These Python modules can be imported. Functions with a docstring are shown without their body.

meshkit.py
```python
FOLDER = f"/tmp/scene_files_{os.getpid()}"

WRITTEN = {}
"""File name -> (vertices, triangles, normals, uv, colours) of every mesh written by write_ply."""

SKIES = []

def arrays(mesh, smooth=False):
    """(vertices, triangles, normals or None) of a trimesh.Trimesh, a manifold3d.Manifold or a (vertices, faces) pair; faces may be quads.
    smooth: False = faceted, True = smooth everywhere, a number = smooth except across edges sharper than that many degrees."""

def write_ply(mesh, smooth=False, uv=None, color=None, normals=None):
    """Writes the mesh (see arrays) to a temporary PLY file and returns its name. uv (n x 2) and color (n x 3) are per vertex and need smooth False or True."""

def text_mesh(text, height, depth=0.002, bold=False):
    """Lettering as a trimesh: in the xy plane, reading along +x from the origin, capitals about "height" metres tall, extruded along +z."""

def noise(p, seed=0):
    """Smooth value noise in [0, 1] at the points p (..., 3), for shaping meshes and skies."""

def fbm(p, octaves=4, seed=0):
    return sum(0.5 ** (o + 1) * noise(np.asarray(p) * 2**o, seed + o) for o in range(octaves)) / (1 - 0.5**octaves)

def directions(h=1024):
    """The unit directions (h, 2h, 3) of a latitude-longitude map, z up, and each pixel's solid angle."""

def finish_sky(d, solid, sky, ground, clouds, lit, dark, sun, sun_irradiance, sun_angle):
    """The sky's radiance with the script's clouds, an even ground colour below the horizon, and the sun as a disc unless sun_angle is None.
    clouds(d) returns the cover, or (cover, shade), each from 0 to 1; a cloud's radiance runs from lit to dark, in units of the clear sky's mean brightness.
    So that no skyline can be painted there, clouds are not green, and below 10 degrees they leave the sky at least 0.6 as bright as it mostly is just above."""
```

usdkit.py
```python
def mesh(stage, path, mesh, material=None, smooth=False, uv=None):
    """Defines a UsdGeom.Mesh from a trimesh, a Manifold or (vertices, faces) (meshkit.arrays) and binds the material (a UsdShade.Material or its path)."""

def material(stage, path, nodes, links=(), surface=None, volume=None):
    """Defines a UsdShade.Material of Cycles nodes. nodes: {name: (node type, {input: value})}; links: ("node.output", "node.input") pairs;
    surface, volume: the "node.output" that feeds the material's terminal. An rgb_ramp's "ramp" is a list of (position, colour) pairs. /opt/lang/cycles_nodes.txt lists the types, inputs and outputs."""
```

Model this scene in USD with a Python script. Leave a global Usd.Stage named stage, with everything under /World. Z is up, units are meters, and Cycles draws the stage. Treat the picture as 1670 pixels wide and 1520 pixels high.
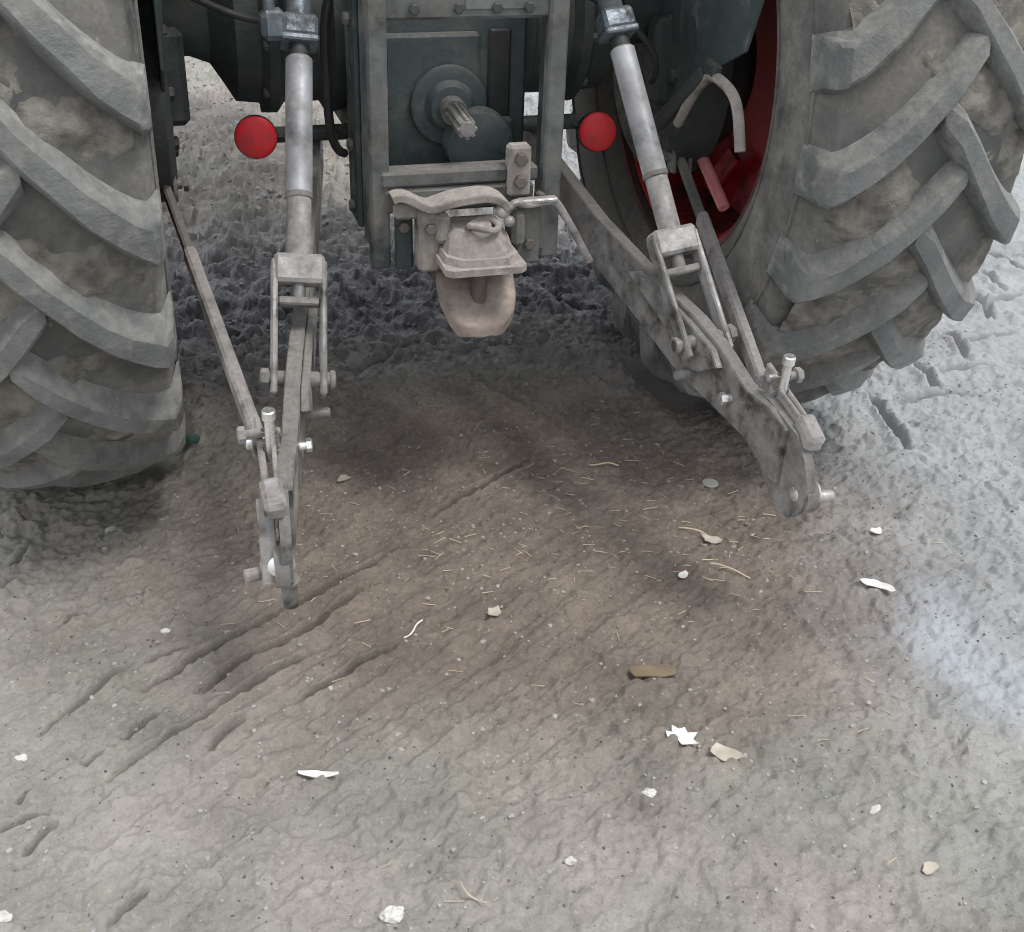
import math, random
import numpy as np, trimesh, usdkit, meshkit
from shapely.geometry import Polygon
from pxr import Usd, UsdGeom, UsdLux, UsdShade, Gf, Sdf, Vt

stage = Usd.Stage.CreateInMemory()
UsdGeom.SetStageUpAxis(stage, UsdGeom.Tokens.z)
UsdGeom.SetStageMetersPerUnit(stage, 1.0)
UsdGeom.Xform.Define(stage, '/World')
UsdGeom.Scope.Define(stage, '/World/Looks')
rng = np.random.default_rng(7)
random.seed(7)

# ------------------------------------------------------------------ camera, sky, sun
CX, CY, CZ, PITCH, YAW, ROLL, FPX = -0.5801, -2.5987, 1.3812, 0.53196, 0.30544, 0.03774, 1989.5
cam = UsdGeom.Camera.Define(stage, '/World/camera')
cp, sp, cy_, sy_ = math.cos(PITCH), math.sin(PITCH), math.cos(YAW), math.sin(YAW)
fw = np.array([sy_ * cp, cy_ * cp, -sp]); r_ = np.array([cy_, -sy_, 0.0]); u_ = np.cross(r_, fw)
rr = r_ * math.cos(ROLL) + u_ * math.sin(ROLL); uu = u_ * math.cos(ROLL) - r_ * math.sin(ROLL)
M = Gf.Matrix4d(*rr, 0, *uu, 0, *(-fw), 0, CX, CY, CZ, 1)
cam.AddTransformOp().Set(M)
cam.CreateHorizontalApertureAttr(36.0)
cam.CreateVerticalApertureAttr(36.0 * 932 / 1024)
cam.CreateFocalLengthAttr(36.0 * FPX / 1670)
cam.CreateClippingRangeAttr(Gf.Vec2f(0.05, 1000))
cam.CreateExposureAttr(0.78)

sun_dir = np.array([0.35, -0.30, 1.0]); sun_dir /= np.linalg.norm(sun_dir)
ELEV = math.asin(sun_dir[2]); ROT = math.atan2(sun_dir[0], sun_dir[1])
sky_mat = usdkit.material(stage, '/World/Looks/sky', {
    'sky': ('sky_texture', {'sky_type': 'single_scattering', 'sun_disc': False, 'sun_elevation': ELEV, 'sun_rotation': ROT}),
    'grey': ('hsv', {'saturation': 0.35, 'value': 1.0, 'fac': 1.0, 'hue': 0.5}),
    'tc': ('texture_coordinate', {}),
    'n': ('noise_texture', {'scale': 3.0, 'detail': 6.0, 'roughness': 0.55}),
    'cr': ('rgb_ramp', {'ramp': [(0.3, (0.75, 0.75, 0.75)), (0.7, (1.0, 1.0, 1.0))]}),
    'cloud': ('mix_color', {'blend_type': 'multiply', 'fac': 1.0, 'b': (9.0, 9.3, 9.8), 'use_clamp': False}),
    'mix': ('mix_color', {'blend_type': 'mix', 'fac': 0.8, 'use_clamp': False}),
    'dz': ('separate_xyz', {}),
    'zen': ('map_range', {'from_min': 0.0, 'from_max': 1.0, 'to_min': 0.5, 'to_max': 1.4, 'clamp': True}),
    'cz': ('combine_color', {}),
    'cloud2': ('mix_color', {'blend_type': 'multiply', 'fac': 1.0, 'use_clamp': False}),
    'bg': ('background_shader', {'strength': 0.1})},
    [('sky.color', 'grey.color'), ('tc.generated', 'n.vector'), ('n.fac', 'cr.fac'), ('cr.color', 'cloud.a'),
     ('tc.generated', 'dz.vector'), ('dz.z', 'zen.value'), ('zen.result', 'cz.r'), ('zen.result', 'cz.g'), ('zen.result', 'cz.b'), ('cloud.result', 'cloud2.a'), ('cz.color', 'cloud2.b'),
     ('grey.color', 'mix.a'), ('cloud2.result', 'mix.b'), ('mix.result', 'bg.color')], surface='bg.background')
dome = UsdLux.DomeLight.Define(stage, '/World/sky')
UsdShade.MaterialBindingAPI.Apply(dome.GetPrim()).Bind(sky_mat)
dome.GetPrim().SetCustomDataByKey('kind', 'structure')
sun = UsdLux.DistantLight.Define(stage, '/World/sun')
sun.CreateIntensityAttr(0.40); sun.CreateAngleAttr(18.0); sun.CreateColorAttr(Gf.Vec3f(1.0, 0.97, 0.93))
sun.CreateNormalizeAttr(True)
zax = Gf.Vec3d(*sun_dir); xax = Gf.Cross(Gf.Vec3d(0, 0, 1), zax).GetNormalized(); yax = Gf.Cross(zax, xax)
sun.AddTransformOp().Set(Gf.Matrix4d(*xax, 0, *yax, 0, *zax, 0, 0, 0, 10, 1))

# ------------------------------------------------------------------ bookkeeping helpers
used = {}
def numbered(path):
    if path not in used:
        used[path] = 0
        return path
    used[path] += 1
    return f'{path}_{used[path]:03d}'

def data(prim, label=None, category=None, group=None, kind=None):
    for k, v in (('label', label), ('category', category), ('group', group), ('kind', kind)):
        if v:
            prim.SetCustomDataByKey(k, v)
    return prim

def xform(name, parent='/World', loc=None, rotz=0.0):
    x = UsdGeom.Xform.Define(stage, numbered(f'{parent}/{name}'))
    if loc is not None:
        x.AddTranslateOp().Set(Gf.Vec3d(*map(float, loc)))
    if rotz:
        x.AddRotateZOp().Set(math.degrees(rotz))
    return str(x.GetPath())

def obj(name, mesh, mat, parent='/World', smooth=35):
    if isinstance(mesh, list):
        mesh = trimesh.util.concatenate(mesh)
    p = numbered(f'{parent}/{name}')
    usdkit.mesh(stage, p, mesh, f'/World/Looks/{mat}', smooth=smooth)
    return p

def prim(p):
    return stage.GetPrimAtPath(p)

# ------------------------------------------------------------------ materials
def surf(name, ramp, scale=6.0, rough=(0.6, 0.9), metallic=0.0, bump=0.3, bump_scale=60.0, bump_dist=0.004, dust=None, dust_amt=(0.45, 0.65), dust_scale=9.0, spec=0.5, dust_up=True):
    n = {'g': ('geometry', {}),
         'n': ('noise_texture', {'scale': scale, 'detail': 7.0, 'roughness': 0.62}),
         'c': ('rgb_ramp', {'ramp': ramp}),
         'n2': ('noise_texture', {'scale': bump_scale, 'detail': 5.0, 'roughness': 0.65}),
         'rr': ('map_range', {'from_min': 0.3, 'from_max': 0.7, 'to_min': rough[0], 'to_max': rough[1], 'clamp': True}),
         'b': ('bump', {'strength': bump, 'distance': bump_dist}),
         'p': ('principled_bsdf', {'metallic': metallic, 'specular_ior_level': spec})}
    l = [('g.position', 'n.vector'), ('n.fac', 'c.fac'), ('g.position', 'n2.vector'), ('n2.fac', 'b.height'), ('n2.fac', 'rr.value'),
         ('rr.result', 'p.roughness'), ('b.normal', 'p.normal')]
    if dust is None:
        l.append(('c.color', 'p.base_color'))
        return usdkit.material(stage, f'/World/Looks/{name}', n, l, surface='p.BSDF')
    n['dn'] = ('noise_texture', {'scale': dust_scale, 'detail': 8.0, 'roughness': 0.68})
    n['sx'] = ('separate_xyz', {})
    n['up'] = ('math', {'math_type': 'multiply_add', 'value2': 0.16 if dust_up else 0.0, 'value3': 0.0})
    n['ad'] = ('math', {'math_type': 'add'})
    n['dm'] = ('map_range', {'from_min': dust_amt[0], 'from_max': dust_amt[1], 'to_min': 0.0, 'to_max': 1.0, 'clamp': True})
    n['dd'] = ('diffuse_bsdf', {'roughness': 0.8})
    n['dc'] = ('rgb_ramp', {'ramp': [(0.3, tuple(0.75 * np.array(dust))), (0.7, tuple(1.2 * np.array(dust)))]})
    n['mx'] = ('mix_closure', {})
    l += [('g.position', 'dn.vector'), ('g.normal', 'sx.vector'), ('sx.z', 'up.value1'), ('dn.fac', 'ad.value1'), ('up.value', 'ad.value2'),
          ('ad.value', 'dm.value'), ('c.color', 'p.base_color'), ('n2.fac', 'dc.fac'), ('dc.color', 'dd.color'), ('b.normal', 'dd.normal'),
          ('dm.result', 'mx.fac'), ('p.BSDF', 'mx.closure1'), ('dd.BSDF', 'mx.closure2')]
    return usdkit.material(stage, f'/World/Looks/{name}', n, l, surface='mx.closure')

DUST = (0.27, 0.25, 0.225)
surf('tyre_rubber', [(0.3, (0.038, 0.039, 0.038)), (0.7, (0.085, 0.086, 0.084))], scale=5, rough=(0.5, 0.8), bump=0.35, bump_scale=90, bump_dist=0.003, dust=(0.20, 0.19, 0.17), dust_amt=(0.38, 0.68), dust_scale=7)
surf('lug_rubber', [(0.3, (0.075, 0.080, 0.078)), (0.7, (0.15, 0.158, 0.154))], scale=9, rough=(0.34, 0.62), bump=0.8, bump_scale=45, bump_dist=0.006, dust=(0.23, 0.225, 0.21), dust_amt=(0.44, 0.66), dust_scale=15)
surf('caked_mud', [(0.32, (0.075, 0.068, 0.057)), (0.68, (0.21, 0.197, 0.172))], scale=22, rough=(0.8, 1.0), bump=0.8, bump_scale=55, bump_dist=0.008)
surf('dusty_steel', [(0.36, (0.035, 0.033, 0.030)), (0.47, (0.13, 0.126, 0.12)), (0.66, (0.27, 0.262, 0.255))], scale=16, rough=(0.30, 0.6), metallic=0.35, bump=0.35, bump_scale=120, bump_dist=0.002, dust=(0.205, 0.195, 0.18), dust_amt=(0.46, 0.70), dust_scale=18)
surf('rod_steel', [(0.34, (0.12, 0.12, 0.125)), (0.46, (0.25, 0.255, 0.27)), (0.68, (0.37, 0.375, 0.39))], scale=13, rough=(0.4, 0.6), metallic=0.3, bump=0.15, bump_scale=120, bump_dist=0.001, dust=(0.27, 0.26, 0.25), dust_amt=(0.42, 0.66), dust_scale=11, dust_up=False)
surf('rod_dusty', [(0.36, (0.06, 0.055, 0.05)), (0.46, (0.22, 0.21, 0.205)), (0.66, (0.42, 0.41, 0.40))], scale=17, rough=(0.30, 0.58), metallic=0.4, bump=0.35, bump_scale=110, bump_dist=0.002, dust=(0.27, 0.252, 0.238), dust_amt=(0.46, 0.70), dust_scale=14)
surf('bright_steel', [(0.3, (0.6, 0.6, 0.58)), (0.7, (0.8, 0.8, 0.78))], scale=20, rough=(0.2, 0.42), metallic=0.9, bump=0.2, bump_scale=150, bump_dist=0.001)
surf('grey_frame', [(0.35, (0.028, 0.032, 0.031)), (0.47, (0.075, 0.084, 0.082)), (0.68, (0.145, 0.152, 0.148))], scale=11, rough=(0.45, 0.75), metallic=0.1, bump=0.3, bump_scale=90, bump_dist=0.002, dust=(0.17, 0.155, 0.14), dust_amt=(0.44, 0.70), dust_scale=8)
surf('teal_casting', [(0.3, (0.022, 0.034, 0.035)), (0.7, (0.052, 0.070, 0.072))], scale=6, rough=(0.45, 0.8), bump=0.4, bump_scale=60, bump_dist=0.003, dust=(0.14, 0.14, 0.13), dust_amt=(0.50, 0.72), dust_scale=8)
surf('dark_casting', [(0.3, (0.014, 0.019, 0.018)), (0.7, (0.04, 0.046, 0.044))], scale=7, rough=(0.5, 0.85), bump=0.5, bump_scale=40, bump_dist=0.005, dust=(0.10, 0.10, 0.085), dust_amt=(0.56, 0.76), dust_scale=9)
surf('hitch_casting', [(0.35, (0.045, 0.04, 0.034)), (0.47, (0.15, 0.14, 0.125)), (0.66, (0.28, 0.262, 0.24))], scale=18, rough=(0.38, 0.7), metallic=0.2, bump=0.6, bump_scale=70, bump_dist=0.004, dust=(0.30, 0.27, 0.245), dust_amt=(0.36, 0.6), dust_scale=12)
surf('worn_jaw', [(0.3, (0.15, 0.12, 0.10)), (0.7, (0.38, 0.31, 0.265))], scale=18, rough=(0.55, 0.85), metallic=0.0, bump=0.6, bump_scale=80, bump_dist=0.003, dust=(0.24, 0.205, 0.18), dust_amt=(0.5, 0.7), dust_scale=16)
surf('blue_steel', [(0.3, (0.07, 0.085, 0.10)), (0.7, (0.20, 0.23, 0.26))], scale=22, rough=(0.22, 0.5), metallic=0.5, bump=0.5, bump_scale=60, bump_dist=0.003, dust=(0.10, 0.105, 0.105), dust_amt=(0.5, 0.7), dust_scale=20)
surf('rust', [(0.3, (0.07, 0.06, 0.053)), (0.7, (0.15, 0.125, 0.11))], scale=20, rough=(0.7, 0.95), bump=0.5, bump_scale=120, bump_dist=0.002)
surf('red_paint', [(0.3, (0.36, 0.014, 0.018)), (0.7, (0.55, 0.025, 0.03))], scale=5, rough=(0.35, 0.6), bump=0.2, bump_scale=60, bump_dist=0.002, dust=(0.05, 0.03, 0.028), dust_amt=(0.56, 0.76), dust_scale=6)
surf('shaded_red', [(0.3, (0.05, 0.018, 0.016)), (0.7, (0.13, 0.03, 0.028))], scale=9, rough=(0.6, 0.9), bump=0.4, bump_scale=60, bump_dist=0.003, dust=(0.09, 0.075, 0.065), dust_amt=(0.40, 0.6), dust_scale=7)  # darker version of the rim red, shade painted in for the flanges
surf('red_glint', [(0.3, (0.50, 0.16, 0.16)), (0.7, (0.62, 0.26, 0.26))], scale=20, rough=(0.3, 0.5), bump=0.2, bump_scale=60, bump_dist=0.002)  # pink of the bright reflection inside the right rim, painted as base colour
surf('red_lens', [(0.3, (0.62, 0.012, 0.02)), (0.7, (0.72, 0.016, 0.025))], scale=8, rough=(0.35, 0.55), bump=0.4, bump_scale=330, bump_dist=0.001, dust=(0.30, 0.09, 0.085), dust_amt=(0.52, 0.75), dust_scale=30, dust_up=False)
surf('white_scrap', [(0.3, (0.48, 0.46, 0.43)), (0.7, (0.78, 0.76, 0.72))], scale=60, rough=(0.6, 0.9), bump=0.3, bump_scale=120, bump_dist=0.002)
surf('pale_husk', [(0.3, (0.28, 0.25, 0.20)), (0.7, (0.46, 0.42, 0.35))], scale=30, rough=(0.6, 0.9), bump=0.3, bump_scale=120, bump_dist=0.002)
surf('pale_stone', [(0.3, (0.36, 0.35, 0.32)), (0.7, (0.62, 0.61, 0.57))], scale=60, rough=(0.7, 0.95), bump=0.5, bump_scale=160)
surf('straw', [(0.3, (0.36, 0.29, 0.19)), (0.7, (0.58, 0.50, 0.36))], scale=20, rough=(0.6, 0.9), bump=0.1)
surf('brown_wood', [(0.3, (0.10, 0.075, 0.045)), (0.7, (0.18, 0.14, 0.09))], scale=20, rough=(0.6, 0.9), bump=0.4, bump_scale=80)
surf('pebble_grey', [(0.3, (0.17, 0.165, 0.16)), (0.7, (0.36, 0.35, 0.335))], scale=7, rough=(0.5, 0.9), bump=0.4, bump_scale=80)
surf('pebble_brown', [(0.3, (0.11, 0.09, 0.075)), (0.7, (0.22, 0.19, 0.16))], scale=9, rough=(0.6, 0.95), bump=0.4, bump_scale=80)
surf('pebble_pale', [(0.3, (0.24, 0.23, 0.21)), (0.7, (0.44, 0.43, 0.40))], scale=7, rough=(0.6, 0.9), bump=0.1)
surf('pebble_dark', [(0.3, (0.05, 0.046, 0.04)), (0.7, (0.12, 0.112, 0.10))], scale=7, rough=(0.5, 0.9), bump=0.1)
surf('green_plastic', [(0.3, (0.018, 0.060, 0.048)), (0.7, (0.035, 0.085, 0.068))], scale=20, rough=(0.4, 0.6), bump=0.1)
surf('black_rubber', [(0.3, (0.012, 0.013, 0.013)), (0.7, (0.03, 0.031, 0.031))], scale=10, rough=(0.5, 0.8), bump=0.2)

# ground: grey-tan earth with a brown patch behind the tractor, dark damp earth beyond, a painted pale sheen
def ground_material():
    n = {'g': ('geometry', {}),
         'n1': ('noise_texture', {'scale': 4.5, 'detail': 9.0, 'roughness': 0.68}),
         'n2': ('noise_texture', {'scale': 58.0, 'detail': 8.0, 'roughness': 0.76}),
         'n3': ('noise_texture', {'scale': 240.0, 'detail': 4.0, 'roughness': 0.75}),
         'a12': ('math', {'math_type': 'multiply_add', 'value2': 0.48}),
         'h': ('math', {'math_type': 'multiply_add', 'value2': 0.30}),
         'h3': ('math', {'math_type': 'multiply', 'value2': 0.22}),
         'grey': ('rgb_ramp', {'ramp': [(0.30, (0.105, 0.10, 0.09)), (0.43, (0.235, 0.228, 0.212)), (0.56, (0.335, 0.328, 0.308)), (0.72, (0.50, 0.49, 0.465))]}),
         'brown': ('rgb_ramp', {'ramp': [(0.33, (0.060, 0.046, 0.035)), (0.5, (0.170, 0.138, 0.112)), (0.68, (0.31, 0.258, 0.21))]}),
         'blue': ('rgb_ramp', {'ramp': [(0.28, (0.13, 0.138, 0.140)), (0.44, (0.285, 0.298, 0.303)), (0.58, (0.385, 0.40, 0.407)), (0.76, (0.54, 0.555, 0.565))]}),
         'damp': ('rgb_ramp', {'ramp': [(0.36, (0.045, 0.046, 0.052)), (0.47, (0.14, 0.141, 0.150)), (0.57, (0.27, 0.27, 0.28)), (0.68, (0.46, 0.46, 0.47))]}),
         # warped position for the region masks
         'nw': ('noise_texture', {'scale': 3.2, 'detail': 5.0, 'roughness': 0.6}),
         'nwc': ('vector_math', {'math_type': 'subtract', 'vector2': (0.5, 0.5, 0.5)}),
         'nws': ('vector_math', {'math_type': 'scale', 'scale': 0.55}),
         'pw': ('vector_math', {'math_type': 'add'}),
         # brown patch, fading outward
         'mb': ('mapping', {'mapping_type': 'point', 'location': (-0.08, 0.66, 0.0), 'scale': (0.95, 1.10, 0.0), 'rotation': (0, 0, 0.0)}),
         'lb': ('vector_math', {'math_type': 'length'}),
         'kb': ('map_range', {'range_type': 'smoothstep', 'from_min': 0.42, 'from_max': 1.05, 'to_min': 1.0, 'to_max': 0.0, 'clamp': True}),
         # skylight painted into the colour as a bluish right side: x beyond .55
         'sp': ('separate_xyz', {}),
         'kx': ('map_range', {'range_type': 'smoothstep', 'from_min': 0.35, 'from_max': 0.85, 'to_min': 0.0, 'to_max': 1.0, 'clamp': True}),
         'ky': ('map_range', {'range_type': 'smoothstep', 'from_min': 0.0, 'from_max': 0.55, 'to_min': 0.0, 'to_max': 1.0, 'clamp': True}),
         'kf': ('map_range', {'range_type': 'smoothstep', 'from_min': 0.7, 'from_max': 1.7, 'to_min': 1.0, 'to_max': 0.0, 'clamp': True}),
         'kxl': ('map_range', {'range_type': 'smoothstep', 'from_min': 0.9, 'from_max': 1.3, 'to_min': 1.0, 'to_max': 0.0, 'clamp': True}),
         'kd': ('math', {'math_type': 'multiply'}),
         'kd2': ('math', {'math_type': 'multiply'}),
         'nh': ('noise_texture', {'scale': 2.3, 'detail': 2.0}),
         'hc': ('rgb_ramp', {'ramp': [(0.35, (0.97, 1.0, 0.935)), (0.5, (1.01, 0.98, 0.93)), (0.65, (1.04, 0.97, 0.945))]}),
         'mh': ('mix_color', {'blend_type': 'multiply', 'fac': 1.0}),
         'm1': ('mix_color', {'blend_type': 'mix'}),
         'm2': ('mix_color', {'blend_type': 'mix'}),
         'm3': ('mix_color', {'blend_type': 'mix'}),
         # pale bluish sheen painted into the earth colour
         'ms': ('mapping', {'mapping_type': 'point', 'location': (-4.0, 3.3, 0.0), 'scale': (5.4, 2.8, 0.0)}),
         'ls': ('vector_math', {'math_type': 'length'}),
         'ks': ('map_range', {'range_type': 'smoothstep', 'from_min': 0.1, 'from_max': 0.8, 'to_min': 0.55, 'to_max': 0.0, 'clamp': True}),
         'm4': ('mix_color', {'blend_type': 'mix', 'b': (0.47, 0.51, 0.56)}),
         # flecks of light grit and dark crumbs
         'v': ('voronoi_texture', {'scale': 95.0, 'randomness': 1.0}) if False else ('noise_texture', {'scale': 120.0, 'detail': 3.0, 'roughness': 0.6}),
         'fl': ('map_range', {'from_min': 0.66, 'from_max': 0.74, 'to_min': 0.0, 'to_max': 0.55, 'clamp': True}),
         'm5': ('mix_color', {'blend_type': 'mix', 'b': (0.5, 0.49, 0.46)}),
         'fd': ('map_range', {'from_min': 0.28, 'from_max': 0.36, 'to_min': 0.5, 'to_max': 0.0, 'clamp': True}),
         'm6': ('mix_color', {'blend_type': 'mix', 'b': (0.07, 0.065, 0.058)}),
         'ro': ('map_range', {'from_min': 0.3, 'from_max': 0.7, 'to_min': 0.62, 'to_max': 0.95, 'clamp': True}),
         'wet': ('math', {'math_type': 'multiply_add', 'value2': -0.54}),
         'wk': ('math', {'math_type': 'maximum'}),
         'b1': ('bump', {'strength': 0.75, 'distance': 0.009}),
         'b2': ('bump', {'strength': 0.8, 'distance': 0.004}),
         'p': ('principled_bsdf', {'specular_ior_level': 0.5})}
    l = [('g.position', 'n1.vector'), ('g.position', 'n2.vector'), ('g.position', 'n3.vector'), ('g.position', 'nw.vector'), ('g.position', 'v.vector'),
         ('n3.fac', 'h3.value1'), ('h3.value', 'h.value3'), ('n2.fac', 'h.value1'), ('n1.fac', 'a12.value1'), ('h.value', 'a12.value3'),
         ('a12.value', 'grey.fac'), ('a12.value', 'brown.fac'), ('a12.value', 'blue.fac'), ('a12.value', 'damp.fac'),
         ('nw.color', 'nwc.vector1'), ('nwc.vector', 'nws.vector1'), ('g.position', 'pw.vector1'), ('nws.vector', 'pw.vector2'),
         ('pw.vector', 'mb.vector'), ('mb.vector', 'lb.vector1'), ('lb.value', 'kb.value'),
         ('pw.vector', 'sp.vector'), ('sp.x', 'kx.value'), ('sp.y', 'ky.value'), ('sp.y', 'kf.value'), ('sp.x', 'kxl.value'),
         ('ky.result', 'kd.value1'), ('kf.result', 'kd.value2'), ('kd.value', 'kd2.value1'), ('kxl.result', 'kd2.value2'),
         ('g.position', 'nh.vector'), ('nh.fac', 'hc.fac'), ('grey.color', 'mh.a'), ('hc.color', 'mh.b'), ('mh.result', 'm1.a'), ('blue.color', 'm1.b'), ('kx.result', 'm1.fac'),
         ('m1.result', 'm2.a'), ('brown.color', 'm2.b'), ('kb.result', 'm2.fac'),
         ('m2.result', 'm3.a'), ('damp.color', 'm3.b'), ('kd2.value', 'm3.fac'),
         ('pw.vector', 'ms.vector'), ('ms.vector', 'ls.vector1'), ('ls.value', 'ks.value'), ('m3.result', 'm4.a'), ('ks.result', 'm4.fac'),
         ('v.fac', 'fl.value'), ('m4.result', 'm5.a'), ('fl.result', 'm5.fac'), ('v.fac', 'fd.value'), ('m5.result', 'm6.a'), ('fd.result', 'm6.fac'),
         ('m6.result', 'p.base_color'), ('n2.fac', 'ro.value'), ('kd2.value', 'wk.value1'), ('ks.result', 'wk.value2'), ('wk.value', 'wet.value1'), ('ro.result', 'wet.value3'), ('wet.value', 'p.roughness'),
         ('n2.fac', 'b1.height'), ('n3.fac', 'b2.height'), ('b1.normal', 'b2.normal'), ('b2.normal', 'p.normal')]
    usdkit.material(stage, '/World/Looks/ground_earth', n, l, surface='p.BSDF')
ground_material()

# ------------------------------------------------------------------ mesh helpers
def frame_of(d, up=(0, 0, 1)):
    d = np.asarray(d, float); d /= np.linalg.norm(d)
    up = np.asarray(up, float)
    if abs(d @ up) > 0.98:
        up = np.array([0, 1.0, 0])
    a = np.cross(up, d); a /= np.linalg.norm(a)
    return np.stack([a, np.cross(d, a), d], 1)      # columns: width, height, along

def cbox(size, c=0.003):
    h = np.asarray(size, float) / 2; c = min(c, h.min() * 0.7)
    P = []
    for s in np.ndindex(2, 2, 2):
        s = np.array(s) * 2 - 1
        for k in range(3):
            q = h.copy(); q[[j for j in range(3) if j != k]] -= c
            P.append(s * q)
    m = trimesh.convex.convex_hull(np.array(P))
    return m

def box(center, size, c=0.003, rot=None):
    m = cbox(size, c)
    T = np.eye(4); T[:3, 3] = center
    if rot is not None: T[:3, :3] = rot
    m.apply_transform(T)
    return m

def bar(p, q, w, h, c=0.003, up=(0, 0, 1)):
    p, q = np.asarray(p, float), np.asarray(q, float)
    F = frame_of(q - p, up)
    return box((p + q) / 2, (w, h, np.linalg.norm(q - p)), c, F)

def lathe(profile, p, d, n=32, up=(0, 0, 1)):
    """profile: (along, radius) pairs, revolved about the axis from p along d"""
    F = frame_of(d, up)
    pr = np.asarray(profile, float)
    t = np.linspace(0, 2 * np.pi, n, endpoint=False)
    V = pr[:, None, 1, None] * (np.cos(t)[None, :, None] * F[:, 0] + np.sin(t)[None, :, None] * F[:, 1]) + pr[:, None, 0, None] * F[:, 2] + np.asarray(p, float)
    k = len(pr)
    i, j = np.meshgrid(np.arange(k - 1), np.arange(n), indexing='ij')
    a, b = i * n + j, i * n + (j + 1) % n
    f = np.concatenate([np.stack([a, b, b + n], -1).reshape(-1, 3), np.stack([a, b + n, a + n], -1).reshape(-1, 3)])
    return trimesh.Trimesh(V.reshape(-1, 3), f, process=False)

def tube(p, q, r0, r1=None, n=24, ch=0.002):
    r1 = r0 if r1 is None else r1
    p, q = np.asarray(p, float), np.asarray(q, float)
    L = np.linalg.norm(q - p); ch = min(ch, 0.3 * L, 0.4 * min(r0, r1))
    return lathe([(0, 0.0001), (0, r0 - ch), (ch, r0), (L - ch, r1), (L, r1 - ch), (L, 0.0001)], p, q - p, n)

def path_tube(P, r, n=12):
    P = np.asarray(P, float)
    rs = np.broadcast_to(np.asarray(r, float), len(P))
    T = np.gradient(P, axis=0); T /= np.linalg.norm(T, axis=1, keepdims=True)
    t = np.linspace(0, 2 * np.pi, n, endpoint=False)
    a = np.cross(T[0], [0.31, 0.2, 0.93]); a /= np.linalg.norm(a)
    rings = []
    for k in range(len(P)):
        a = a - T[k] * (a @ T[k]); a /= np.linalg.norm(a)
        b = np.cross(T[k], a)
        rings.append(P[k] + rs[k] * (np.cos(t)[:, None] * a + np.sin(t)[:, None] * b))
    V = np.concatenate(rings + [P[:1], P[-1:]])
    k = len(P)
    i, j = np.meshgrid(np.arange(k - 1), np.arange(n), indexing='ij')
    A, B = i * n + j, i * n + (j + 1) % n
    f = [np.stack([A, B, B + n], -1).reshape(-1, 3), np.stack([A, B + n, A + n], -1).reshape(-1, 3)]
    jj = np.arange(n)
    f.append(np.stack([np.full(n, k * n), (jj + 1) % n, jj], -1))
    f.append(np.stack([np.full(n, k * n + 1), (k - 1) * n + jj, (k - 1) * n + (jj + 1) % n], -1))
    return trimesh.Trimesh(V, np.concatenate(f), process=False)

def smooth_path(P, n=24):
    from scipy.interpolate import CubicSpline
    P = np.asarray(P, float)
    d = np.r_[0, np.cumsum(np.linalg.norm(np.diff(P, axis=0), axis=1))]
    return CubicSpline(d, P)(np.linspace(0, d[-1], n))

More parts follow.
